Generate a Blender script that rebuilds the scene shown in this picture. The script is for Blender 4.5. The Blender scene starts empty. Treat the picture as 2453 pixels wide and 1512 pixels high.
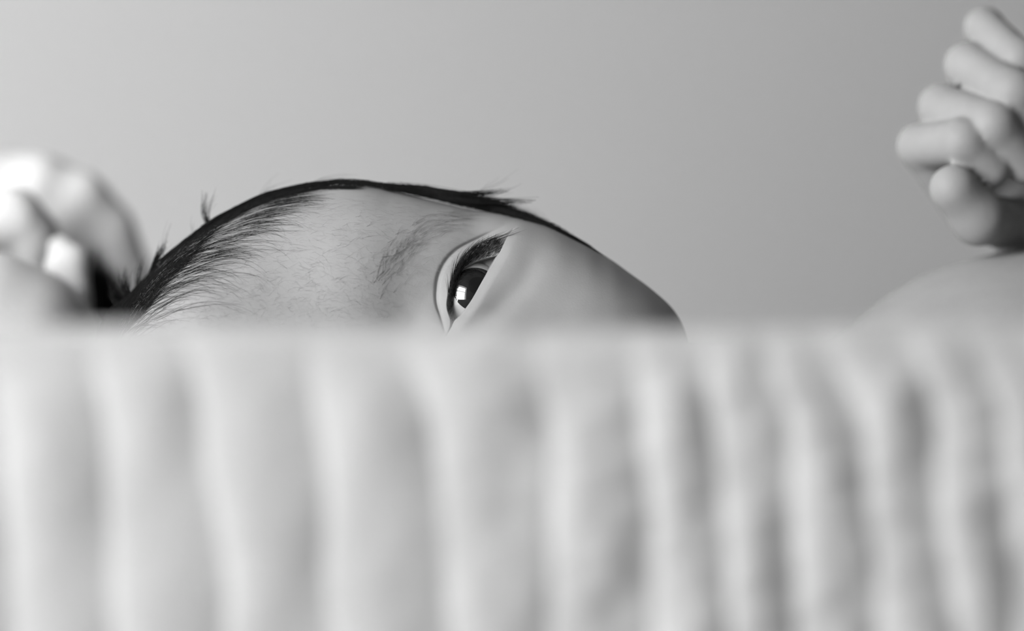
import bpy, bmesh, math, random
import numpy as np
from mathutils import Vector, noise as mnoise

random.seed(7)
RNG = np.random.default_rng(7)
SC = bpy.context.scene
COL = SC.collection
MM = 0.001

# ------------------------------------------------------------------ camera
DIST = 0.70                       # focus distance to the eye, metres
S = 0.0868                        # millimetres per photo pixel at the focus plane
cam = bpy.data.cameras.new('camera')
cam_o = bpy.data.objects.new('camera', cam)
COL.objects.link(cam_o)
cam_o.location = (0, -DIST, 0)
cam_o.rotation_euler = (math.pi / 2, 0, 0)
cam.sensor_fit = 'HORIZONTAL'
cam.sensor_width = 36
cam.lens = 36 * DIST / (2453 * S * MM)
cam.clip_start = 0.01
cam.clip_end = 50
cam.dof.use_dof = True
cam.dof.focus_distance = DIST + 0.004
cam.dof.aperture_fstop = 4.2
SC.camera = cam_o

# ------------------------------------------------------------------ world and light
w = bpy.data.worlds.new('world'); SC.world = w
w.use_nodes = True
w.node_tree.nodes['Background'].inputs[0].default_value = (1, 1, 1, 1)
w.node_tree.nodes['Background'].inputs[1].default_value = 0.085

ROOM = math.radians(34)            # the room is turned a little against the camera
WIN = dict(x=-0.80, y0=-0.52, y1=0.14, z0=-0.16, z1=0.74)      # window opening in the left wall, room axes


def room(p):
    c, s_ = math.cos(ROOM), math.sin(ROOM)
    return (p[0] * c - p[1] * s_, p[0] * s_ + p[1] * c, p[2])


la = bpy.data.lights.new('window_daylight', 'AREA')
la.shape = 'RECTANGLE'
la.size = WIN['z1'] - WIN['z0']
la.size_y = WIN['y1'] - WIN['y0']
la.energy = 28.5
lo = bpy.data.objects.new('window_daylight', la)
COL.objects.link(lo)
lo.location = room((WIN['x'] - 0.16, (WIN['y0'] + WIN['y1']) / 2, (WIN['z0'] + WIN['z1']) / 2))
lo.rotation_euler = (0, -math.pi / 2, ROOM)

vs = SC.view_settings
vs.view_transform = 'Standard'
vs.look = 'None'
vs.gamma = 1
vs.use_curve_mapping = False
vs.exposure = 0.0
SC.cycles.use_denoising = True
SC.cycles.max_bounces = 8


# ------------------------------------------------------------------ materials
def grey(v):
    return (v, v, v, 1)


def mat(name, val, rough=0.6, spec=0.3, var=0.0, vscale=200.0, bump=0.0, bscale=2000.0, sss=0.0, coat=0.0, sheen=0.0):
    m = bpy.data.materials.new(name); m.use_nodes = True
    nt = m.node_tree; b = nt.nodes['Principled BSDF']
    b.inputs['Base Color'].default_value = grey(val)
    b.inputs['Roughness'].default_value = rough
    b.inputs['Specular IOR Level'].default_value = spec
    b.inputs['Coat Weight'].default_value = coat
    b.inputs['Coat Roughness'].default_value = 0.01
    b.inputs['Sheen Weight'].default_value = sheen
    if sss:
        b.inputs['Subsurface Weight'].default_value = sss
        b.inputs['Subsurface Radius'].default_value = (1, 1, 1)
        b.inputs['Subsurface Scale'].default_value = 0.0015
    tc = nt.nodes.new('ShaderNodeTexCoord')
    if var:
        n = nt.nodes.new('ShaderNodeTexNoise'); n.inputs['Scale'].default_value = vscale
        n.inputs['Detail'].default_value = 4
        r = nt.nodes.new('ShaderNodeMapRange')
        r.inputs['To Min'].default_value = val * (1 - var); r.inputs['To Max'].default_value = val * (1 + var)
        r.inputs['From Min'].default_value = 0.25; r.inputs['From Max'].default_value = 0.75
        nt.links.new(tc.outputs['Object'], n.inputs['Vector'])
        nt.links.new(n.outputs['Fac'], r.inputs['Value'])
        nt.links.new(r.outputs['Result'], b.inputs['Base Color'])
        m['varnode'] = r.name
    if bump:
        n2 = nt.nodes.new('ShaderNodeTexNoise'); n2.inputs['Scale'].default_value = bscale
        n2.inputs['Detail'].default_value = 2
        bp = nt.nodes.new('ShaderNodeBump'); bp.inputs['Strength'].default_value = bump
        bp.inputs['Distance'].default_value = 0.0003
        nt.links.new(tc.outputs['Object'], n2.inputs['Vector'])
        nt.links.new(n2.outputs['Fac'], bp.inputs['Height'])
        nt.links.new(bp.outputs['Normal'], b.inputs['Normal'])
    return m


M_WALL = mat('painted_plaster', 0.93, 0.85, 0.1, var=0.01, vscale=3, bump=0.1, bscale=250)
M_FLOOR = mat('floor_carpet', 0.18, 0.9, 0.1, var=0.1, vscale=60, bump=0.3, bscale=500)
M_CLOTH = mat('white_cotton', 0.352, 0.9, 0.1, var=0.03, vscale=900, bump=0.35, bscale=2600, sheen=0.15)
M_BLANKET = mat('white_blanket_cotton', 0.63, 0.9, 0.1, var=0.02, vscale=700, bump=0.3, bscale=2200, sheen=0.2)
M_SHEET = mat('white_sheet', 0.7, 0.9, 0.1, var=0.03, vscale=300, bump=0.2, bscale=2000)
M_FRAME = mat('white_window_paint', 0.75, 0.4, 0.4, var=0.02, vscale=40)
M_HAIR = mat('dark_hair', 0.010, 0.7, 0.10, var=0.3, vscale=900)
M_LASH = mat('lash_hair', 0.008, 0.5, 0.3, var=0.2, vscale=900)
M_BROW = mat('fine_brow_hair', 0.17, 0.6, 0.2, var=0.3, vscale=900)
M_DOWN = mat('fine_down_hair', 0.22, 0.6, 0.2, var=0.3, vscale=900)
M_SCLERA = mat('eye_white', 0.34, 0.35, 0.3, var=0.06, vscale=500, coat=0.15)
M_IRIS = mat('dark_iris', 0.008, 0.08, 0.3, var=0.6, vscale=1500, coat=1.0)
M_PUPIL = mat('black_pupil', 0.002, 0.05, 0.5, var=0.1, vscale=900, coat=1.0)
for _m in (M_IRIS, M_PUPIL):
    _m.node_tree.nodes['Principled BSDF'].inputs['Coat IOR'].default_value = 1.8
M_GLASS = bpy.data.materials.new('window_glass'); M_GLASS.use_nodes = True
_b = M_GLASS.node_tree.nodes['Principled BSDF']
_b.inputs['Transmission Weight'].default_value = 1; _b.inputs['Roughness'].default_value = 0.0
_b.inputs['IOR'].default_value = 1.01
M_SKIN = mat('baby_skin', 0.277, 0.55, 0.2, var=0.05, vscale=130, bump=0.10, bscale=2200, sss=0.25)
nt = M_SKIN.node_tree
_rn = nt.nodes[M_SKIN['varnode']]
_at = nt.nodes.new('ShaderNodeAttribute'); _at.attribute_name = 'scalp'
_mx = nt.nodes.new('ShaderNodeMix'); _mx.data_type = 'RGBA'
_mx.inputs['B'].default_value = grey(0.014)
nt.links.new(_at.outputs['Fac'], _mx.inputs['Factor'])
nt.links.new(_rn.outputs['Result'], _mx.inputs['A'])
nt.links.new(_mx.outputs['Result'], nt.nodes['Principled BSDF'].inputs['Base Color'])
_iv = nt.nodes.new('ShaderNodeMath'); _iv.operation = 'MULTIPLY_ADD'
_iv.inputs[1].default_value = -0.25; _iv.inputs[2].default_value = 0.25
nt.links.new(_at.outputs['Fac'], _iv.inputs[0])
nt.links.new(_iv.outputs[0], nt.nodes['Principled BSDF'].inputs['Subsurface Weight'])


# ------------------------------------------------------------------ mesh helpers
def link_mesh(name, verts, faces, material, parent=None, smooth=True, scale=MM):
    me = bpy.data.meshes.new(name)
    v = np.asarray(verts, float) * scale
    me.from_pydata(v.tolist(), [], [list(map(int, f)) for f in faces] if not isinstance(faces, np.ndarray) else faces.tolist())
    me.materials.append(material)
    if smooth:
        me.polygons.foreach_set('use_smooth', [True] * len(me.polygons))
    me.update()
    o = bpy.data.objects.new(name, me)
    COL.objects.link(o)
    if parent:
        o.parent = parent
    return o


def tag(o, label=None, cat=None, kind=None, group=None):
    if label: o['label'] = label
    if cat: o['category'] = cat
    if kind: o['kind'] = kind
    if group: o['group'] = group
    return o


def box(x0, x1, y0, y1, z0, z1):
    v = [(x, y, z) for x in (x0, x1) for y in (y0, y1) for z in (z0, z1)]
    f = [(0, 1, 3, 2), (4, 6, 7, 5), (0, 4, 5, 1), (2, 3, 7, 6), (0, 2, 6, 4), (1, 5, 7, 3)]
    return v, f


def boxes(lst):
    V, F = [], []
    for b in lst:
        v, f = box(*b)
        F += [tuple(i + len(V) for i in q) for q in f]
        V += v
    return V, F


def px(x, y, d=0.0):
    """photo pixel at depth d (mm behind the focus plane) -> mm"""
    k = S * (1 + d / (DIST * 1000))
    return np.array([(x - 1226.5) * k, d, (756 - y) * k])


def smooth01(a, b, x):
    t = np.clip((x - a) / (b - a), 0, 1)
    return t * t * (3 - 2 * t)


# ------------------------------------------------------------------ room shell (metres)
W0 = WIN['x'] - 0.2
BW = 0.60                                                     # wall behind the baby
W = WIN


def shell(name, lst, m, label=None, cat=None, parent=None):
    v, f = boxes(lst)
    o = link_mesh(name, [room(p) for p in v], f, m, parent, False, 1)
    if label: tag(o, label, cat, 'structure')
    return o


shell('wall_back', [(W0, 2.6, BW, BW + 0.12, -0.62, 1.9)], M_WALL, 'plain pale wall behind the baby', 'wall')
shell('wall_left', [(W0, W['x'], -2.6, W['y0'], -0.62, 1.9), (W0, W['x'], W['y1'], BW, -0.62, 1.9),
                    (W0, W['x'], W['y0'], W['y1'], -0.62, W['z0']), (W0, W['x'], W['y0'], W['y1'], W['z1'], 1.9)],
      M_WALL, 'plain pale side wall with the window', 'wall')
shell('floor', [(W0, 2.6, -2.6, BW + 0.12, -0.67, -0.62)], M_FLOOR, 'grey floor under the cot', 'floor')
fx = W['x'] - 0.09
win = bpy.data.objects.new('window_1', None); COL.objects.link(win)
tag(win, 'white framed window in the side wall', 'window', 'structure')
cz = W['z0'] + 0.62 * (W['z1'] - W['z0'])
shell('window_frame', [(fx - .03, fx + .03, W['y0'], W['y0'] + .035, W['z0'], W['z1']),
                       (fx - .03, fx + .03, W['y1'] - .035, W['y1'], W['z0'], W['z1']),
                       (fx - .03, fx + .03, W['y0'], W['y1'], W['z0'], W['z0'] + .035),
                       (fx - .03, fx + .03, W['y0'], W['y1'], W['z1'] - .035, W['z1'])], M_FRAME, parent=win)
shell('window_bar', [(fx - .015, fx + .015, W['y0'], W['y1'], cz, cz + .025)], M_FRAME, parent=win)
shell('window_sill', [(W['x'] - .05, W['x'] + .06, W['y0'] - .04, W['y1'] + .04, W['z0'] - .03, W['z0'])], M_FRAME, parent=win)


# ------------------------------------------------------------------ implicit surfaces (mm)
def smin(a, b, k):
    h = np.maximum(k - np.abs(a - b), 0) / k
    return np.minimum(a, b) - h * h * k * 0.25


def ellip(P, c, r, rfront=None, n=2.0):
    """ellipsoid; the -y half may have its own radius; n squares off the x-z section"""
    d = P - np.asarray(c, float)
    ry = np.where(d[:, 1] < 0, rfront if rfront else r[1], r[1])
    a = np.stack([d[:, 0] / r[0], d[:, 1] / ry, d[:, 2] / r[2]], 1)
    rho = np.sqrt(a[:, 0] ** 2 + a[:, 2] ** 2)
    k0 = np.sqrt(rho ** n + a[:, 1] ** 2) if n != 2.0 else np.sqrt((a * a).sum(1))
    k1 = np.sqrt((a[:, 0] / r[0]) ** 2 + (a[:, 1] / ry) ** 2 + (a[:, 2] / r[2]) ** 2) + 1e-9
    return k0 * (k0 - 1) / k1


def capsule(P, a, b, ra, rb):
    a = np.asarray(a, float); b = np.asarray(b, float)
    ab = b - a
    t = np.clip(((P - a) @ ab) / (ab @ ab), 0, 1)
    return np.linalg.norm(P - a - t[:, None] * ab, axis=1) - (ra + (rb - ra) * t)


def chain(P, pts, k):
    """pts: list of (x,y,z,r)"""
    f = None
    for p, q in zip(pts[:-1], pts[1:]):
        g = capsule(P, p[:3], q[:3], p[3], q[3])
        f = g if f is None else smin(f, g, k)
    return f


def pr(x, y, d, r):
    return (*px(x, y, d), r)


def spline(ctrl, x):
    """smooth interpolation of control points (Hermite, monotone in x)"""
    c = np.asarray(ctrl, float)
    m = np.gradient(c[:, 1], c[:, 0])
    i = np.clip(np.searchsorted(c[:, 0], x) - 1, 0, len(c) - 2)
    x0, x1 = c[i, 0], c[i + 1, 0]
    t = np.clip((x - x0) / (x1 - x0), 0, 1); L = x1 - x0
    return ((2 * t ** 3 - 3 * t ** 2 + 1) * c[i, 1] + (t ** 3 - 2 * t ** 2 + t) * m[i] * L
            + (-2 * t ** 3 + 3 * t ** 2) * c[i + 1, 1] + (t ** 3 - t ** 2) * m[i + 1] * L)


# --- head
ZC = -20.0
RIM = 22.0


def head_raw(P):
    f = ellip(P, (-33, RIM, -22), (58, 82, 50), 25, 3.0)               # cranium and forehead
    f = smin(f, ellip(P, (4, RIM, -20), (35.5, 42, 37), 23, 5.0), 7)  # cheek and jaw
    f = smin(f, ellip(P, (-60, 84, -24), (31, 30, 34)), 6)             # back of the head
    f = smin(f, ellip(P, (10, -3, -20), (7, 9, 6)), 5)                 # nose
    f = smin(f, ellip(P, (21.5, -1.5, -20), (2.4, 3.2, 9)), 1.2)       # upper lip
    f = smin(f, ellip(P, (26, -1, -20), (2.6, 3.2, 7.5)), 1.2)         # lower lip
    f = smin(f, ellip(P, (35, 2, -20), (6, 7, 8)), 6)                  # chin
    ear = -smin(-ellip(P, (-6, 66, 15), (15, 9, 7.5)), ellip(P, (-7, 64, 23), (9, 5.5, 4.5)), 2)
    f = smin(f, ear, 2)                                                # ear
    return f


OUT = [(150, 890), (190, 835), (225, 790), (300, 722), (380, 640), (490, 552), (560, 512), (640, 476), (750, 452), (870, 450), (1000, 474), (1100, 499), (1200, 517),
       (1300, 541), (1400, 587), (1500, 652), (1600, 733), (1650, 792), (1690, 860)]
ox = np.array([px(a, b, RIM)[0] for a, b in OUT]); oz = np.array([px(a, b, RIM)[2] for a, b in OUT])
gx = np.arange(-91, 41, 1.0); gy = np.arange(4, 50, 2.0); gz = np.arange(-18, 40, 0.5)
G = np.stack(np.meshgrid(gx, gy, gz, indexing='ij'), -1).reshape(-1, 3)
ins = (head_raw(G) < 0).reshape(len(gx), len(gy), len(gz)).any(1)
cur = np.array([gz[np.where(r)[0].max()] if r.any() else np.nan for r in ins])
okm = ~np.isnan(cur)
ratio = np.interp(gx, gx[okm], (cur[okm] - ZC)) / (spline(np.stack([ox, oz], 1), gx) - ZC)
ratio = np.clip(ratio, 0.8, 1.25)
kern = np.exp(-np.linspace(-2, 2, 9) ** 2); kern /= kern.sum()
ratio = np.convolve(np.pad(ratio, 4, 'edge'), kern, 'valid')


def head(P):
    Q = P.copy()
    rr = np.interp(P[:, 0], gx, ratio)
    fade = 1 - smooth01(60, 90, P[:, 1])
    Q[:, 2] = ZC + (P[:, 2] - ZC) * (1 + (rr - 1) * fade)
    f = head_raw(Q)
    # soft relief of the face: brow ridge, hollow between brow and eye, cheek
    def bump(cx, cyy, sx, sz, amp):
        c = px(cx, cyy, 5)
        return amp * np.exp(-((P[:, 0] - c[0]) / sx) ** 2 - ((P[:, 2] - c[2]) / sz) ** 2)
    front = 1 - smooth01(16, 30, P[:, 1])
    f = f - front * (bump(860, 640, 11, 14, 1.2) + bump(985, 740, 7.5, 12, -2.2) + bump(1440, 730, 15, 14, 0.3)
                     + bump(1225, 560, 5, 5, 0.9))
    f = f - (1 - smooth01(4, 17, P[:, 1])) * bump(430, 770, 17, 26, 5.5)
    return f


# --- hand (left fist), in photo pixels and depth
FINGERS = [
    [pr(2335, 532, 54, 5.0), pr(2204, 350, 44, 4.9), pr(2305, 340, 31, 5.0), pr(2374, 404, 33, 4.3)],      # index
    [pr(2410, 430, 68, 5.2), pr(2256, 256, 44, 5.0), pr(2378, 300, 31, 5.1), pr(2456, 392, 35, 4.5)],      # middle
    [pr(2450, 340, 72, 5.0), pr(2318, 156, 46, 5.0), pr(2428, 224, 33, 5.0), pr(2496, 322, 37, 4.4)],      # ring
    [pr(2490, 260, 74, 4.6), pr(2358, 66, 50, 4.3), pr(2440, 142, 40, 4.4), pr(2492, 230, 42, 4.1)],       # little
]
THUMB = [pr(2440, 540, 50, 6.0), pr(2342, 522, 32, 5.4), pr(2284, 452, 28, 5.2)]
PALM = [[pr(2340, 530, 56, 5.0), pr(2500, 500, 60, 9.5)], [pr(2410, 430, 68, 7.0), pr(2500, 500, 60, 9.5)],
        [pr(2450, 340, 72, 6.5), pr(2510, 490, 60, 9.5)], [pr(2490, 260, 74, 6.0), pr(2520, 480, 60, 9.0)]]
HC = px(2380, 330, 45)


def hand(P):
    f = None
    for pts in FINGERS:
        g = chain(P, pts, 1.5)
        f = g if f is None else smin(f, g, 0.6)
    p = None
    for pts in PALM:
        g = chain(P, pts, 2)
        p = g if p is None else smin(p, g, 6)
    th = chain(P, THUMB, 3)
    f = smin(f, smin(p, th, 2.5), 1.0)
    return f


def body_rest(P):
    f = capsule(P, (25, 48, -30), (80, 55, -40), 25, 27)                      # neck
    f = smin(f, ellip(P, (116, 42, -25), (50, 42, 39.3)), 14)                  # chest and shoulder
    f = smin(f, ellip(P, (190, 62, -32), (85, 48, 40)), 22)                    # trunk
    f = smin(f, ellip(P, (275, 66, -32), (50, 46, 40)), 22)                    # hips
    f = smin(f, chain(P, [(128, 62, -6, 20), (196, 70, 6, 17), (150, 62, 19, 12.5), (*px(2515, 500, 60), 10.5)], 6), 6)   # upper and lower arm
    f = smin(f, chain(P, [(112, 20, -48, 18), (120, -30, -58, 15), (75, -50, -60, 12), (58, -56, -60, 10)], 5), 8)       # other arm
    for s in (-1, 1):                                                          # legs drawn up
        f = smin(f, chain(P, [(290, 60, -32 + 20 * s, 24), (345, 10 + 10 * s, -30 + 16 * s, 20), (400, 55, -34 + 16 * s, 14), (418, 40, -36 + 16 * s, 11)], 8), 8)
    return f


def body(P):
    P = np.asarray(P, float)
    f = np.full(len(P), 1e3)
    m = P[:, 0] < 75
    if m.any(): f[m] = head(P[m])
    m = P[:, 0] > -20
    if m.any(): f[m] = smin(f[m], body_rest(P[m]), 6)
    m = np.linalg.norm(P - HC, axis=1) < 60
    if m.any(): f[m] = smin(f[m], hand(P[m]), 2.5)
    return f


def grad(F, P, e=0.05):
    g = np.empty_like(P)
    for i in range(3):
        d = np.zeros(3); d[i] = e
        g[:, i] = (F(P + d) - F(P - d)) / (2 * e)
    return g


def project(F, P, n=3, offset=0.0, maxstep=2.0):
    P = P.copy()
    for _ in range(n):
        f = F(P) - offset
        g = grad(F, P)
        st = f / np.maximum((g * g).sum(1), 0.05)
        st = np.clip(st, -maxstep, maxstep)
        P -= st[:, None] * g
    return P


def surface_nets(F, lo, hi, h):
    lo = np.asarray(lo, float); hi = np.asarray(hi, float)
    K = 4
    n = (np.ceil((hi - lo) / (h * K)).astype(int)) * K
    ax = [lo[i] + h * np.arange(n[i]) for i in range(3)]
    cx = [a[::K] + h * (K - 1) / 2 for a in ax]
    C = np.stack(np.meshgrid(*cx, indexing='ij'), -1).reshape(-1, 3)
    fc = F(C).reshape([len(a) for a in cx])
    full = np.repeat(np.repeat(np.repeat(fc, K, 0), K, 1), K, 2)
    near = np.abs(full) < h * K * 2.2
    idx = np.argwhere(near)
    full[near] = F(lo + idx * h)
    s = full < 0
    nx, ny, nz = full.shape
    acc = np.zeros((nx - 1, ny - 1, nz - 1, 3)); cnt = np.zeros((nx - 1, ny - 1, nz - 1))
    def sl(o):
        return tuple(slice(o[i], full.shape[i] - 1 + o[i]) for i in range(3))
    for a in range(3):
        u, v_ = [i for i in range(3) if i != a]
        for du in (0, 1):
            for dv in (0, 1):
                o0 = [0, 0, 0]; o0[u] = du; o0[v_] = dv
                o1 = list(o0); o1[a] = 1
                A = full[sl(o0)]; B = full[sl(o1)]
                x = (A < 0) != (B < 0)
                t = np.where(x, A / np.where(x, A - B, 1), 0)
                cnt += x
                for i in range(3):
                    acc[..., i] += x * (o0[i] + (t if i == a else 0))
    cells = np.argwhere(cnt > 0)
    vid = -np.ones(cnt.shape, int)
    vid[tuple(cells.T)] = np.arange(len(cells))
    V = lo + h * (cells + acc[tuple(cells.T)] / cnt[tuple(cells.T)][:, None])
    quads = []
    for a in range(3):
        u, v_ = (a + 1) % 3, (a + 2) % 3
        A = s; B = np.roll(s, -1, a)
        x = A != B
        sel = [slice(None)] * 3
        e = np.argwhere(x)
        e = e[(e[:, a] < full.shape[a] - 1) & (e[:, u] > 0) & (e[:, v_] > 0) & (e[:, u] < full.shape[u] - 1) & (e[:, v_] < full.shape[v_] - 1)]
        def c(du, dv):
            q = e.copy(); q[:, u] += du; q[:, v_] += dv
            return vid[q[:, 0], q[:, 1], q[:, 2]]
        Q = np.stack([c(-1, -1), c(0, -1), c(0, 0), c(-1, 0)], 1)
        flip = ~s[e[:, 0], e[:, 1], e[:, 2]]
        Q[flip] = Q[flip][:, ::-1]
        quads.append(Q)
    return V, np.concatenate(quads)


# ------------------------------------------------------------------ eye region: lids in local axes
EI = px(1083, 770, 0); EO = px(1206, 570, 0)
UX = np.array([EO[0] - EI[0], EO[2] - EI[2]]); ELEN = np.linalg.norm(UX); UX /= ELEN
VX = np.array([-UX[1], UX[0]])


def to_uv(P):
    d = np.stack([P[:, 0] - EI[0], P[:, 2] - EI[2]], 1) / (1 + P[:, 1:2] / 700.0)
    return d @ UX, d @ VX


CREASE = [(-2.5, 0.2), (-0.6, 2.3), (0.9, 4.1), (4.4, 6.5), (8.6, 7.7), (12.9, 7.1), (17.6, 4.4), (21.0, 2.2), (25, 0)]
LASHLINE = [(-2.5, -0.4), (0.0, 0.5), (1.5, 2.2), (5.3, 4.1), (8.8, 5.1), (11.7, 5.3), (14.6, 4.6), (17.6, 3.0), (20.4, 0.7), (25, -1)]
INNER = [(-2.5, -0.6), (0.0, -0.3), (1.5, 0.9), (5.3, 2.6), (8.0, 3.4), (10.2, 3.6), (12.4, 2.8), (13.8, 1.9), (15.4, 0.5), (16.6, -0.7), (18.5, -0.8), (20.4, -0.6), (25, -1)]
LOWER = [(-2.5, -0.6), (0.0, -0.4), (2.0, -0.9), (5.0, -1.2), (10.0, -1.05), (15.0, -0.9), (18.5, -0.7), (20.4, -0.45), (25, -1)]


def lid_height(P):
    """height toward the viewer's side of the face added to the smooth face, mm"""
    u, vv = to_uv(P)
    vc = spline(CREASE, u); vm = spline(LASHLINE, u); vi = spline(INNER, u); vl = spline(LOWER, u)
    wgt = smooth01(-4.5, 1.5, u) * (1 - smooth01(17, 25, u))
    S0 = 1.2
    above = -S0 * np.exp(-np.maximum(vv - vc, 0) / 4.0) - 0.55 * np.exp(-((vv - vc) / 0.5) ** 2)
    t = np.clip((vc - vv) / np.maximum(vc - vm, 0.3), 0, 1)
    lid = -S0 + (S0 - 0.8) * np.sin(t * math.pi / 2) ** 0.8 - 0.55 * np.exp(-((vv - vc) / 0.5) ** 2)
    t2 = np.clip((vm - vv) / np.maximum(vm - vi, 0.2), 0, 1)
    edge = -0.8 - 2.4 * t2 ** 1.1
    up = np.where(vv > vc, above, np.where(vv > vm, lid, edge))
    d = np.maximum(vl - vv, 0)
    low = 0.9 * np.exp(-(d / 4.2) ** 2) * (0.45 + 0.55 * smooth01(0, 2.2, d)) - 0.55 * np.exp(-((d - np.interp(u, [0, 14], [3.5, 7.2])) / 2.6) ** 2) * smooth01(-1, 3, u)
    mid = 0.5 * (vi + vl)
    h = np.where(vv > mid, up, low) * wgt
    opn = np.minimum(vv - vl, vi - vv)
    inside = smooth01(-0.05, 0.45, opn) * (u > -0.5) * (u < 20.6)
    return h * (1 - inside) + inside * -6.5


def mirror(P):
    M = P.copy(); M[:, 2] = 2 * ZC - M[:, 2]
    return M


def eye_mask(P):
    u, vv = to_uv(P)
    return (P[:, 1] < 24) & (u > -8) & (u < 28) & (vv > -16) & (vv < 26)


# ------------------------------------------------------------------ body mesh
V, Q = surface_nets(body, (-104, -66, -80), (436, 150, 80), 1.5)
V = project(body, V, 2, maxstep=1.0)
me = bpy.data.meshes.new('person_body')
me.from_pydata(V.tolist(), [], Q.tolist())
bm = bmesh.new(); bm.from_mesh(me)


def refine(test, times):
    for k in range(times):
        P = np.array([f.calc_center_median() for f in bm.faces])
        sel = test(P, k)
        fs = [f for f, s_ in zip(bm.faces, sel) if s_]
        es = list({e for f in fs for e in f.edges})
        bmesh.ops.subdivide_edges(bm, edges=es, cuts=1, use_grid_fill=True)
        big = [f for f in bm.faces if len(f.verts) > 4]
        bmesh.ops.triangulate(bm, faces=big)
        P = np.array([v.co for v in bm.verts])
        m = test(P, k)
        P[m] = project(body, P[m], 2, maxstep=0.6)
        for v, p, q in zip(bm.verts, P, m):
            if q: v.co = p


def uv_box(P, u0, u1, v0, v1, ymax=24):
    u, vv = to_uv(P)
    return (P[:, 1] < ymax) & (u > u0) & (u < u1) & (vv > v0) & (vv < v1)


refine(lambda P, k: (np.linalg.norm(P - HC, axis=1) < 46) | ((P[:, 0] < 60) & (P[:, 1] < 40) & (P[:, 2] > -12)), 1)
refine(lambda P, k: uv_box(P, *[(-5, 25, -11, 14), (-3, 23, -4, 10.5), (-2, 22.5, -3, 9.5)][k]), 3)
refine(lambda P, k: uv_box(mirror(P), *[(-4, 24, -9, 12), (-2, 22.5, -3.5, 9.5)][k]) & (P[:, 2] < ZC), 2)
bm.verts.ensure_lookup_table()
_hv = [v for v in bm.verts if (Vector(v.co) - Vector(HC)).length < 44]
for _ in range(2):
    bmesh.ops.smooth_vert(bm, verts=_hv, factor=0.3, use_axis_x=True, use_axis_y=True, use_axis_z=True)
P = np.array([v.co for v in bm.verts])
m = eye_mask(P)
hh = np.zeros(len(P)); hh[m] = lid_height(P[m])
Pm = mirror(P); m = eye_mask(Pm) & (P[:, 2] < ZC)
hh[m] += lid_height(Pm[m])
for v, d in zip(bm.verts, hh):
    if d: v.co.y -= d
bm.normal_update()
bm.to_mesh(me); bm.free()
P = np.empty(len(me.vertices) * 3); me.vertices.foreach_get('co', P); P = P.reshape(-1, 3)
ZB_ = float(P[:, 2].min()) + 0.5

# hair-covered scalp, drawn as a line on the head: px of the hairline versus depth
hx, hz = P[:, 0], P[:, 2]


def hairline(P):
    """>0 where hair grows: behind the rim, and wrapping forward near the crown"""
    x = P[:, 0]
    yl = np.interp(x, [-95, -84, -76, -66, -50, -25, -5, 6, 14, 20], [5, 11, 18, 23, 25, 24, 24, 26, 40, 80])
    return P[:, 1] - yl


sm = smooth01(-2.5, 2.5, hairline(P) + 1.0 * np.sin(P[:, 0] * 1.7) + 0.8 * np.sin(P[:, 0] * 4.1 + 1))
sm *= np.interp(P[:, 0], [-52, -42, -22, -14], [1, 0.72, 0.72, 1])
sm *= (P[:, 0] < 24) * (1 - smooth01(8, 20, P[:, 0] - 0.25 * np.maximum(P[:, 1] - 40, 0)))
sm *= smooth01(0, 2, ellip(P, (-6, 66, 15), (17, 11, 9)))
at = me.attributes.new('scalp', 'FLOAT', 'POINT')
at.data.foreach_set('value', sm.astype(np.float32))
me.vertices.foreach_set('co', (P * MM).ravel())
me.materials.append(M_SKIN)
me.polygons.foreach_set('use_smooth', [True] * len(me.polygons))
me.update()
person = bpy.data.objects.new('person', me)
COL.objects.link(person)
tag(person, 'baby lying on its side, face turned outward, one dark eye open, fist raised', 'person')


# ------------------------------------------------------------------ eye
def base_surface(x, y):
    """point of the smooth face seen at a photo pixel"""
    d = 10.0
    for _ in range(30):
        p = px(x, y, d)
        fval = float(body(p[None])[0])
        d += fval * 0.8
    return px(x, y, d)


e0 = base_surface(1136, 684)
nrm = grad(body, e0[None])[0]; nrm /= np.linalg.norm(nrm)
R_EYE = 9.2
dirn = nrm * 0.55 + np.array([0, -1, 0]) * 0.45; dirn /= np.linalg.norm(dirn)
E_C = e0 - dirn * (R_EYE + 1.5) + np.array([-1.7, 0.0, -1.3])
print('eye base', e0, 'normal', nrm, 'centre', E_C)


def cap(c, axis, profile, seg=64):
    """surface of revolution: profile list of (radius, height along axis)"""
    axis = np.asarray(axis, float) / np.linalg.norm(axis)
    a = np.cross(axis, (0, 0, 1.0)); a /= np.linalg.norm(a); b = np.cross(axis, a)
    V = [c + axis * profile[0][1]]; F = []
    for r, hgt in profile[1:]:
        for i in range(seg):
            t = 2 * math.pi * i / seg
            V.append(c + axis * hgt + (a * math.cos(t) + b * math.sin(t)) * r)
    for i in range(seg):
        F.append((0, 1 + i, 1 + (i + 1) % seg))
    for k in range(len(profile) - 2):
        o = 1 + k * seg
        for i in range(seg):
            j = (i + 1) % seg
            F.append((o + i, o + seg + i, o + seg + j, o + j))
    return np.array(V), F


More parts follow.
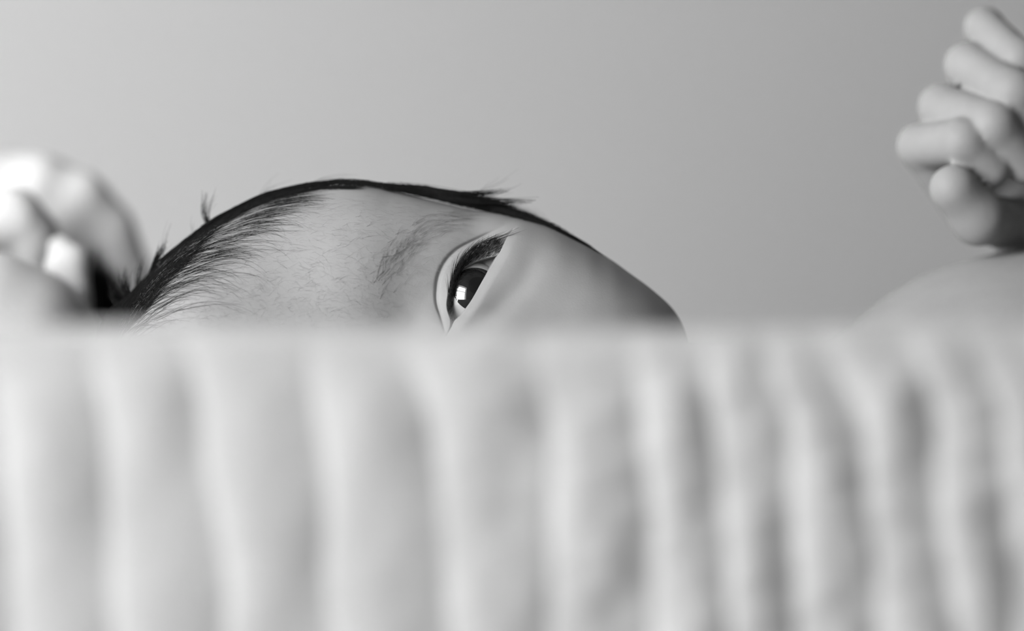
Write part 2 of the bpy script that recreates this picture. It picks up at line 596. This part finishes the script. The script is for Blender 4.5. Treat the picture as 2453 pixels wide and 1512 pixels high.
iris_target = px(1146, 684, e0[1] + 1.5)
gaze = iris_target - E_C; gaze /= np.linalg.norm(gaze)
R_IRIS = 5.1
R_COR = 7.0
lim = math.sqrt(R_EYE ** 2 - R_IRIS ** 2)                       # limbus height
cc = lim - math.sqrt(R_COR ** 2 - R_IRIS ** 2)                  # centre of the cornea sphere on the axis
a0 = math.asin(R_IRIS / R_COR)
ball = [(0, -R_EYE)] + [(R_EYE * math.sin(a), -R_EYE * math.cos(a)) for a in np.linspace(0.05, math.pi - math.asin(R_IRIS / R_EYE), 40)]
iris_p = [(0, cc + R_COR)] + [(R_COR * math.sin(a), cc + R_COR * math.cos(a)) for a in np.linspace(0.02, a0, 24)]
pupil_p = [(0, cc + R_COR + .03)] + [((R_COR + .03) * math.sin(a), cc + (R_COR + .03) * math.cos(a)) for a in np.linspace(0.02, 0.30, 10)]
for side in (0, 1):
    cE, gE = E_C.copy(), gaze.copy()
    if side:
        cE[2] = 2 * ZC - cE[2]; gE[2] = -gE[2]
    v, f = cap(cE, gE, ball)
    eye = link_mesh('eyeball', v, [q[::-1] for q in f], M_SCLERA, person)
    tag(eye, 'dark glossy eye')
    v, f = cap(cE, gE, iris_p)
    link_mesh('iris', v, f, M_IRIS, eye)
    v, f = cap(cE, gE, pupil_p)
    link_mesh('pupil', v, f, M_PUPIL, eye)


# ------------------------------------------------------------------ hair strands
def strands_mesh(paths, radii, taper=0.25):
    """paths (n,k,3), radii (n,) -> three-sided tapering tubes"""
    n, k, _ = paths.shape
    T = np.gradient(paths, axis=1)
    T /= np.linalg.norm(T, axis=2, keepdims=True) + 1e-9
    ref = np.array([0.31, -0.8, 0.52])
    A = np.cross(T, ref); A /= np.linalg.norm(A, axis=2, keepdims=True) + 1e-9
    B = np.cross(T, A)
    tt = np.linspace(0, 1, k)
    rr = radii[:, None] * (1 - (1 - taper) * tt[None] ** 1.5)
    V = np.empty((n, k, 3, 3))
    for j in range(3):
        a = 2 * math.pi * j / 3
        V[:, :, j] = paths + rr[..., None] * (A * math.cos(a) + B * math.sin(a))
    base = (np.arange(n)[:, None, None] * k + np.arange(k - 1)[None, :, None]) * 3
    j = np.arange(3)[None, None]; j2 = (j + 1) % 3
    F = np.stack([base + j, base + j2, base + 3 + j2, base + 3 + j], -1).reshape(-1, 4)
    return V.reshape(-1, 3), F


def grow(roots, ang0, ang1, length, k=9, lift0=0.1, lift1=0.3, wav=0.12, F=None, power=1.0):
    """strands that lie on the head: start at surface points, walk in the x-z plane along an angle
    that turns from ang0 to ang1 (radians, 0 = +x toward the chin), lifted off the surface"""
    F = F or head
    n = len(roots)
    P = roots.copy(); out = np.empty((n, k, 3))
    ph = RNG.uniform(0, 6.28, n); fr = RNG.uniform(0.7, 1.6, n)
    step = length / (k - 1)
    for i in range(k):
        t = i / (k - 1)
        S_ = project(F, P, 2, offset=0.0, maxstep=1.0)
        g = grad(F, S_); g /= np.linalg.norm(g, axis=1, keepdims=True) + 1e-9
        out[:, i] = S_ + g * (lift0 + (lift1 - lift0) * t ** power)[:, None] if np.ndim(lift1) else S_ + g * (lift0 + (lift1 - lift0) * t)
        a = ang0 + (ang1 - ang0) * t ** 1.6 + wav * np.sin(ph + fr * 6.28 * t)
        d = np.stack([np.cos(a), np.zeros(n), np.sin(a)], 1)
        d -= (d * g).sum(1, keepdims=True) * g
        d /= np.linalg.norm(d, axis=1, keepdims=True) + 1e-9
        P = S_ + d * step[:, None]
    return out


def on_head(pxs, pys, ds):
    """where the sight line of a photo pixel meets the head; just outside it, the nearest rim point"""
    d = np.full(len(pxs), -14.0)
    def at_(d_):
        k_ = S * (1 + d_ / 700.0)
        return np.stack([(pxs - 1226.5) * k_, d_, (756 - pys) * k_], 1)
    for _ in range(45):
        d = np.minimum(d + np.clip(head(at_(d)) * 0.8, -3, 3), RIM + 3)
    miss = np.abs(head(at_(d))) > 0.3
    d = np.where(miss, np.clip(ds, RIM - 2, 60), d)
    return project(head, at_(d), 6, maxstep=4)


def rim_py(x):
    return np.interp(x, [a for a, b in OUT], [b for a, b in OUT])


hair_V, hair_F = [], []
cnt = 0


def add(paths, radii, taper=0.25):
    global cnt
    v, f = strands_mesh(paths, radii, taper)
    hair_V.append(v); hair_F.append(f + cnt); cnt += len(v)


R = RNG
# temple hair combed across the forehead side: long dark strands in small locks
nc, per = 330, 3
xc = 232 + 470 * R.random(nc) ** 1.5
oc = R.random(nc) ** 1.4
wd = np.interp(xc, [230, 330, 480, 650], [85, 80, 60, 30])
Lc = np.interp(xc, [230, 330, 480, 700], [21, 20, 17, 10]) * R.uniform(0.45, 1.1, nc)
ac = np.interp(xc, [230, 400, 520, 700], [0.42, 0.30, 0.20, 0.0]) + R.normal(0, 0.10, nc)
bc = R.uniform(0.3, 1.3, nc)
rp = lambda a: np.repeat(a, per)
n = nc * per
rx_ = rp(xc + oc * wd * 0.7) + R.normal(0, 9, n); ry_ = rp(rim_py(xc) + oc * wd * 0.7 + 4) + R.normal(0, 8, n)
roots = on_head(rx_, ry_, np.full(n, 12.0))
add(grow(roots, rp(ac) + R.normal(0, 0.05, n), rp(ac - bc) + R.normal(0, 0.15, n), rp(Lc) * R.uniform(0.6, 1.05, n), 12, np.full(n, 0.1), R.uniform(0.1, 0.4, n), 0.13), R.uniform(0.017, 0.036, n))
# dense short hair in the dark band along the rim at the crown side
n = 3200
x = 200 + 640 * R.random(n) ** 1.8
wd = np.interp(x, [215, 330, 430, 520, 700], [70, 56, 34, 12, 6])
off = R.random(n) ** 1.3 - 0.05
roots = on_head(x + off * wd * 0.6, rim_py(x) + off * wd * 0.75, R.uniform(20, 26, n))
L = np.interp(x, [215, 480, 700], [5.5, 4.0, 3.0]) * R.uniform(0.6, 1.2, n)
slope = np.arctan2(-(rim_py(x + 20) - rim_py(x - 20)), 40)
a0_ = slope - np.interp(x, [215, 480, 700], [0.25, 0.14, 0.06]) + R.normal(0, 0.13, n)
add(grow(roots, a0_, a0_ - R.uniform(0.0, 0.35, n), L, 7, np.full(n, 0.15), R.uniform(0.2, 0.8, n), 0.12), R.uniform(0.03, 0.055, n))
# hair lying along the whole rim
x = np.concatenate([380 + 980 * R.random(3300), R.normal(1075, 65, 1900)])
x = x[(x < 640) | (x > 985) | (R.random(len(x)) < 0.45)]
n = len(x)
d = R.uniform(19, 34, n)
roots = on_head(x, rim_py(x) - 2, d)
L = R.uniform(4, 11, n)
th = np.interp(x, [380, 700, 900, 1010, 1090, 1150, 1250, 1320, 1400], [1.1, 1.5, 1.9, 3.2, 3.4, 2.0, 1.1, 0.5, 0.2])
slope = np.arctan2(-(rim_py(x + 20) - rim_py(x - 20)), 40)
a0_ = slope + R.normal(0, 0.10, n)
add(grow(roots, a0_, a0_ + R.normal(0, 0.15, n), L, 8, th * R.uniform(0.1, 0.9, n), th * R.uniform(0.2, 1.0, n), 0.08), R.uniform(0.03, 0.055, n) * np.interp(x, [1150, 1400], [1, .6]))
# back of the head
n = 3200
ang = R.uniform(-0.2, 3.2, n)
P0 = np.stack([-45 + 70 * np.cos(ang), R.uniform(32, 112, n), -20 + 60 * np.sin(ang)], 1)
roots = project(head, P0, 12, maxstep=8)
roots = roots[(roots[:, 0] < 8 + 0.2 * np.maximum(roots[:, 1] - 40, 0))]
n = len(roots)
add(grow(roots, R.normal(2.6, 0.5, n), R.normal(2.2, 0.6, n), R.uniform(6, 14, n), 7, np.full(n, 0.2), R.uniform(0.4, 1.8, n), 0.15), R.uniform(0.05, 0.09, n))


# loose wisps standing off the head
def wisp(pts, count, spread, rad=0.035, k=12):
    c = np.array([px(a, b, d_) for a, b, d_ in pts])
    tt = np.linspace(0, len(c) - 1, k)
    base = np.stack([spline(np.stack([np.arange(len(c)), c[:, i]], 1), tt) for i in range(3)], 1)
    paths = np.repeat(base[None], count, 0)
    g = np.linspace(0, 1, k)
    for i in range(count):
        o0 = R.normal(0, 0.35, 3); o1 = R.normal(0, spread, 3)
        cut = R.uniform(0.55, 1.0)
        q = np.stack([np.interp(g * cut, g, base[:, j]) for j in range(3)], 1)
        paths[i] = q + o0 * (1 - g[:, None] * 0.5) + o1 * (g[:, None] ** 1.5) + 0.15 * np.sin(g * 7 + R.uniform(0, 6))[:, None] * np.array([0.3, 1, 1])
    add(paths, R.uniform(0.8, 1.5, count) * rad, 0.3)


wisp([(502, 545, 20), (490, 515, 20), (490, 490, 20), (496, 455, 21)], 26, 0.5, 0.04)
wisp([(504, 545, 20), (498, 515, 20), (508, 485, 21), (526, 450, 22)], 12, 0.6, 0.032)
wisp([(470, 565, 20), (460, 540, 21), (458, 510, 22)], 4, 0.6, 0.025)
wisp([(390, 640, 17), (388, 610, 18), (398, 570, 20), (415, 530, 22)], 10, 0.7, 0.032)
wisp([(366, 655, 20), (376, 620, 20), (396, 582, 20)], 60, 0.45, 0.06)
wisp([(330, 695, 20), (328, 660, 20), (338, 615, 21)], 22, 0.7, 0.045)
wisp([(312, 715, 20), (300, 682, 20), (304, 645, 21)], 40, 0.7, 0.055)
wisp([(284, 742, 20), (270, 706, 21), (272, 670, 22)], 34, 0.8, 0.055)
wisp([(620, 485, 22), (632, 462, 22), (655, 438, 24), (690, 415, 26)], 5, 0.9, 0.022)
wisp([(600, 495, 22), (640, 465, 23), (680, 440, 25)], 5, 0.8, 0.022)
wisp([(700, 457, 22), (780, 432, 23), (850, 425, 24)], 12, 0.5, 0.025)
for _a in (-16, -6, 4, 14, 26, 38, 52, 66):  # dark strands stand in for the shadow gap between blanket and crown
    wisp([(250 + _a, 805, 88), (244 + _a, 750, 90), (244 + _a, 670 + (_a + 16) * 0.9, 92), (236 + _a, 585 + (_a + 16) * 1.3, 94)], 130, 1.3, 0.10)
# tuft in front of the ear, sweeping off the outline
wisp([(930, 447, 20), (1010, 452, 18), (1080, 462, 17), (1140, 465, 17), (1225, 455, 19)], 110, 0.35, 0.05)
wisp([(960, 450, 20), (1040, 462, 18), (1100, 478, 17), (1160, 482, 17), (1285, 482, 18)], 120, 0.3, 0.05)
wisp([(980, 456, 20), (1060, 470, 18), (1120, 486, 18), (1180, 502, 19), (1260, 518, 20)], 110, 0.45, 0.045)
wisp([(1000, 452, 20), (1070, 462, 18), (1130, 470, 18), (1180, 468, 18), (1245, 440, 22)], 30, 0.9, 0.035)
wisp([(1090, 470, 20), (1150, 460, 19), (1190, 440, 22), (1215, 425, 24)], 5, 1.0, 0.022)
wisp([(1180, 505, 20), (1250, 517, 20), (1310, 538, 21), (1370, 575, 23)], 34, 0.4, 0.035)
wisp([(1300, 545, 21), (1360, 572, 22), (1440, 612, 23)], 10, 0.4, 0.025)
hair = link_mesh('hair', np.concatenate(hair_V), np.concatenate(hair_F), M_HAIR, person)
tag(hair, 'fine dark baby hair, with strands darkening the shaded gap by the blanket', kind='stuff')


# --- lashes
def lash_base(u, vv):
    xz = np.array([EI[0], EI[2]]) + u * UX + vv * VX
    # surface depth at that place on the smooth face, then the lid relief
    d = 8.0
    for _ in range(25):
        p = np.array([xz[0] * (1 + d / 700), d, xz[1] * (1 + d / 700)])
        d += float(body(p[None])[0]) * 0.8
    p = np.array([[xz[0] * (1 + d / 700), d, xz[1] * (1 + d / 700)]])
    p[0, 1] -= float(lid_height(p)[0])
    return p[0]


paths = []
NL = 640  # real lashes plus many short ones added to darken the shaded lid edge
for i in range(NL):
    u = -0.2 + 19.2 * ((i + R.uniform(0, .8)) / NL) ** 0.85
    lv = float(spline(LASHLINE, np.array([u]))[0]); iv = float(spline(INNER, np.array([u]))[0])
    longer = i % 8 == 0 and u > 3.5
    p0 = lash_base(u, lv - 0.15 - (R.uniform(0, 0.35) if longer else R.uniform(0.0, 1.0)) * max(lv - iv - 0.3, 0.3))
    Lh = np.interp(u, [0.5, 6, 12, 19], [1.6, 4.0, 6.0, 4.6]) * (R.uniform(0.7, 1.1) if longer else R.uniform(0.3, 0.6))
    # grows out of the lid edge, sweeps outward along the eye and curls back over the lid
    du = np.interp(u, [2, 8, 14, 19], [0.85, 0.88, 0.85, 0.8]) + R.normal(0, 0.07)
    dv = np.interp(u, [2, 8, 14, 19], [0.26, 0.20, 0.05, -0.05]) + R.normal(0, 0.08)
    q = []
    if longer:
        Lh *= 1.35; up = R.uniform(0.3, 1.5)
        for t in np.linspace(0, 1, 10):
            uu = u + du * Lh * t
            vq = lv - 0.2 + float(spline(LASHLINE, np.array([min(uu, 18.0)]))[0] - spline(LASHLINE, np.array([min(u, 18.0)]))[0]) + up * t ** 1.3 - 0.9 * max(uu - 18.0, 0)
            xz = np.array([EI[0], EI[2]]) + uu * UX + vq * VX
            kk = 1 + p0[1] / 700
            q.append([xz[0] * kk, p0[1] - Lh * (0.30 * t - 0.12 * t * t) - 0.05, xz[1] * kk])
        paths.append(q)
        continue
    for t in np.linspace(0, 1, 10):
        uv = UX * (du * Lh * t) + VX * (Lh * (dv * t - 0.10 * math.sin(t * 3.1)))
        q.append(p0 + np.array([uv[0], -Lh * (0.42 * t - 0.24 * t * t) - 0.05, uv[1]]))
    paths.append(q)
paths = np.array(paths)
other = paths[::3].copy(); other[..., 2] = 2 * ZC - other[..., 2]
paths = np.concatenate([paths, other])
v, f = strands_mesh(paths, R.uniform(0.035, 0.058, len(paths)), 0.15)
tag(link_mesh('eyelashes', v, f, M_LASH, person), 'dark upper eyelashes, packed to imitate the shade of the lid edge', kind='stuff')

# --- eyebrow
n = 300
t = R.random(n)
bx = np.interp(t, [0, 0.25, 0.5, 0.75, 1], [905, 950, 1000, 1050, 1115]) + R.normal(0, 16, n)
by = np.interp(t, [0, 0.25, 0.5, 0.75, 1], [672, 622, 572, 535, 510]) + R.normal(0, 20, n) * np.interp(t, [0, .5, 1], [1.2, 1.1, 0.35])
roots = on_head(bx, by, np.full(n, 8.0))
a0_ = np.interp(t, [0, 0.5, 1], [1.05, 0.85, 0.35]) + R.normal(0, 0.22, n)
pth = grow(roots, a0_, a0_ - R.uniform(0, 0.35, n), R.uniform(2.0, 4.8, n), 7, np.full(n, 0.05), R.uniform(0.1, 0.3, n), 0.03)
v, f = strands_mesh(pth, R.uniform(0.012, 0.028, n), 0.3)
tag(link_mesh('eyebrow', v, f, M_BROW, person), 'sparse soft eyebrow', kind='stuff')

# --- downy hair of the forehead
n = 2600
bx = R.uniform(330, 1120, n); by = rim_py(bx) + 15 + (790 - rim_py(bx)) * R.random(n)
keep = by < 790 - np.maximum(0, (bx - 900)) * 0.9
bx, by = bx[keep], by[keep]; n = len(bx)
roots = on_head(bx, by, np.full(n, 8.0))
a0_ = R.normal(-0.25, 0.6, n)
pth = grow(roots, a0_, a0_ - R.uniform(-0.4, 0.8, n), R.uniform(1.0, 3.2, n), 5, np.full(n, 0.03), R.uniform(0.08, 0.25, n), 0.2)
v, f = strands_mesh(pth, R.uniform(0.008, 0.016, n), 0.3)
tag(link_mesh('forehead_down', v, f, M_DOWN, person), 'faint downy hair', kind='stuff')

# ------------------------------------------------------------------ gathered cotton edge in front
FY = -145.0                                                     # mm, in front of the baby
kf = S * (1 + FY / 700.0)
EDGE = [-330, -100, 10 - 150, 0, 248, 490, 765, 1035, 1318, 1545, 1712, 1885, 2062, 2240, 2405, 2560, 2740, 2930]
EDGE = [-1490, -1250, -1000, -760, -500, -240, 0] + EDGE[4:] + [3110 + 185 * k for k in range(9)]
EDGE = np.array(EDGE, float)
LEAN_T = np.interp(EDGE, [0, 250, 490, 765, 1035, 1318, 1545, 1712, 1885, 2062, 2240, 2405, 2800], [-20, -28, -50, -30, -55, -35, -25, -30, -50, -75, -75, -80, -90])
LEAN_B = np.interp(EDGE, [0, 250, 490, 765, 1035, 1318, 1545, 1712, 1885, 2062, 2240, 2405, 2800], [25, 25, 40, 30, 30, 5, 10, 30, 22, 42, 30, 25, 20])
NS, NT = 1250, 230
sx = np.linspace(-1450, 4500, NS)
verts = []
# path of the cloth: up the front face, over a soft roll, down the back
tz = np.concatenate([np.linspace(2300, 800, 170), np.linspace(800, 800, 60)])
rollr = 5.0
amp_i = RNG.uniform(0.85, 1.15, len(EDGE))
X, Yv, Z = np.empty((NS, NT)), np.empty((NS, NT)), np.empty((NS, NT))
for j in range(NT):
    if j < 170:
        py_ = 2300 - (2300 - 822) * j / 169.0
        zz = (756 - py_) * kf; yy = FY; ny, nz = -1.0, 0.0
        if j > 150: pass
    elif j < 205:
        a = math.pi * (j - 169) / 36.0
        z0 = (756 - 822) * kf
        zz = z0 + rollr * math.sin(a) * 0.55; yy = FY + rollr * (1 - math.cos(a)); ny, nz = -math.cos(a), math.sin(a)
        py_ = 822 - 40 * math.sin(a)
    else:
        z0 = (756 - 822) * kf
        zz = z0 - (j - 204) * 3.0; yy = FY + 2 * rollr; ny, nz = 1.0, 0.0
        py_ = 822
    lean = np.where(py_ < 1000, LEAN_T * (1000 - py_) / 170.0, LEAN_B * (py_ - 1000) / 420.0)
    ed = EDGE + lean
    wob = np.array([26 * mnoise.noise(Vector((e * .01, py_ * .004, 3.1))) for e in EDGE])
    ed = ed + wob
    i = np.clip(np.searchsorted(ed, sx) - 1, 0, len(ed) - 2)
    ph = np.clip((sx - ed[i]) / (ed[i + 1] - ed[i]), 0, 1)
    wdt = (ed[i + 1] - ed[i]) * kf
    prof = np.sin(math.pi * ph ** 0.75) ** 0.9
    A = (0.092 + 0.045 * smooth01(1100, 1800, sx)) * wdt * amp_i[i] * (1 + 0.35 * np.sin(py_ * 0.011 + i * 2.3))
    fade = np.clip((py_ - 800) / 150.0, 0.0, 1.0)
    wr = np.array([mnoise.noise(Vector((a_ * .005, py_ * .005, 0.0))) * (0.5 + 0.5 * min(1.0, max(0.0, (a_ - 1000) / 500.0))) + mnoise.noise(Vector((a_ * .012, py_ * .02, 7.0))) * 0.55 * (0.25 + 0.9 * min(1.0, max(0.0, (a_ - 900) / 600.0))) for a_ in sx]) if j % 1 == 0 else wr
    h = prof * A * (0.12 + 0.88 * fade) + wr * (0.35 + 0.65 * fade)
    topw = 0.45 * np.sin(sx * 0.0031 + 0.5) + 0.9 * np.exp(-((sx - 1195) / 60) ** 2) * (j > 165)
    X[:, j] = (sx - 1226.5) * kf
    Yv[:, j] = yy + ny * h
    Z[:, j] = zz + nz * h * 0.35 + topw * (1 if j > 100 else j / 100.0)
verts = np.stack([X, Yv, Z], -1).reshape(-1, 3)
ii, jj = np.meshgrid(np.arange(NS - 1), np.arange(NT - 1), indexing='ij')
b_ = ii * NT + jj
faces = np.stack([b_, b_ + NT, b_ + NT + 1, b_ + 1], -1).reshape(-1, 4)
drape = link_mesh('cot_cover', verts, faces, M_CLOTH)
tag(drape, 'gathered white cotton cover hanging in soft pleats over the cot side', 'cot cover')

# ------------------------------------------------------------------ crumpled blanket by the crown
def bp(x, y, d, r):
    return (*px(x, y, d), r)


def blanket_f(P):
    f = ellip(P, px(-10, 775, 122), (40, 12, 42.5), None, 4.0)
    f = smin(f, chain(P, [bp(-260, 450, 118, 6), bp(-60, 420, 116, 5), bp(90, 425, 116, 4.5), bp(190, 460, 118, 4), bp(265, 530, 122, 4)], 4), 9)
    f = smin(f, chain(P, [bp(-120, 560, 88, 8), bp(30, 525, 92, 6.0), bp(80, 575, 96, 5.0), bp(110, 640, 100, 4)], 5), 14.0)
    f = smin(f, chain(P, [bp(146, 600, 84, 3.4), bp(160, 640, 76, 4.6), bp(176, 705, 74, 3.5), bp(190, 800, 76, 3)], 4), 6.0)
    f = smin(f, ellip(P, px(-120, 825, 52), (32.5, 26, 22)), 2.5)
    f = smin(f, chain(P, [bp(80, 660, 66, 2.6), bp(120, 700, 62, 2.4), bp(180, 775, 58, 2.4), bp(205, 830, 56, 2.4)], 3), 7)
    f = smin(f, chain(P, [bp(-230, 1150, 90, 34), bp(-60, 1180, 120, 30)], 8), 10)
    w1 = P[:, 0] * 0.16 + P[:, 2] * 0.30 + 1.2 * np.sin(P[:, 0] * 0.05 + P[:, 1] * 0.04)     # soft creases
    w2 = P[:, 0] * 0.42 - P[:, 2] * 0.20 + 1.0 * np.sin(P[:, 2] * 0.11)
    return f - 0.4 * np.sin(w1) - 0.2 * np.sin(w2)


v, q = surface_nets(blanket_f, (-190, 20, -92), (-60, 175, 60), 1.4)
v = project(blanket_f, v, 2, maxstep=0.7)
bl = link_mesh('blanket', v, q, M_BLANKET)
tag(bl, 'crumpled white blanket heaped behind the crown of the head', 'blanket')

# ------------------------------------------------------------------ mattress and cot below the frame
ZB = ZB_                                                       # the baby's lowest point
mb = bmesh.new()
bmesh.ops.create_cube(mb, size=1)
for v_ in mb.verts:
    v_.co = Vector((v_.co.x * 900 + 150, v_.co.y * 330 + 60, v_.co.z * 70 + ZB - 35))
bmesh.ops.bevel(mb, geom=list(mb.edges), offset=12, segments=4, affect='EDGES', profile=0.5)
mm_ = bpy.data.meshes.new('cot_mattress'); mb.to_mesh(mm_); mb.free()
mm_.transform(__import__('mathutils').Matrix.Scale(MM, 4)); mm_.materials.append(M_SHEET)
mm_.polygons.foreach_set('use_smooth', [True] * len(mm_.polygons))
mo = bpy.data.objects.new('cot_mattress', mm_); COL.objects.link(mo)
tag(mo, 'white sheeted mattress under the baby', 'mattress')
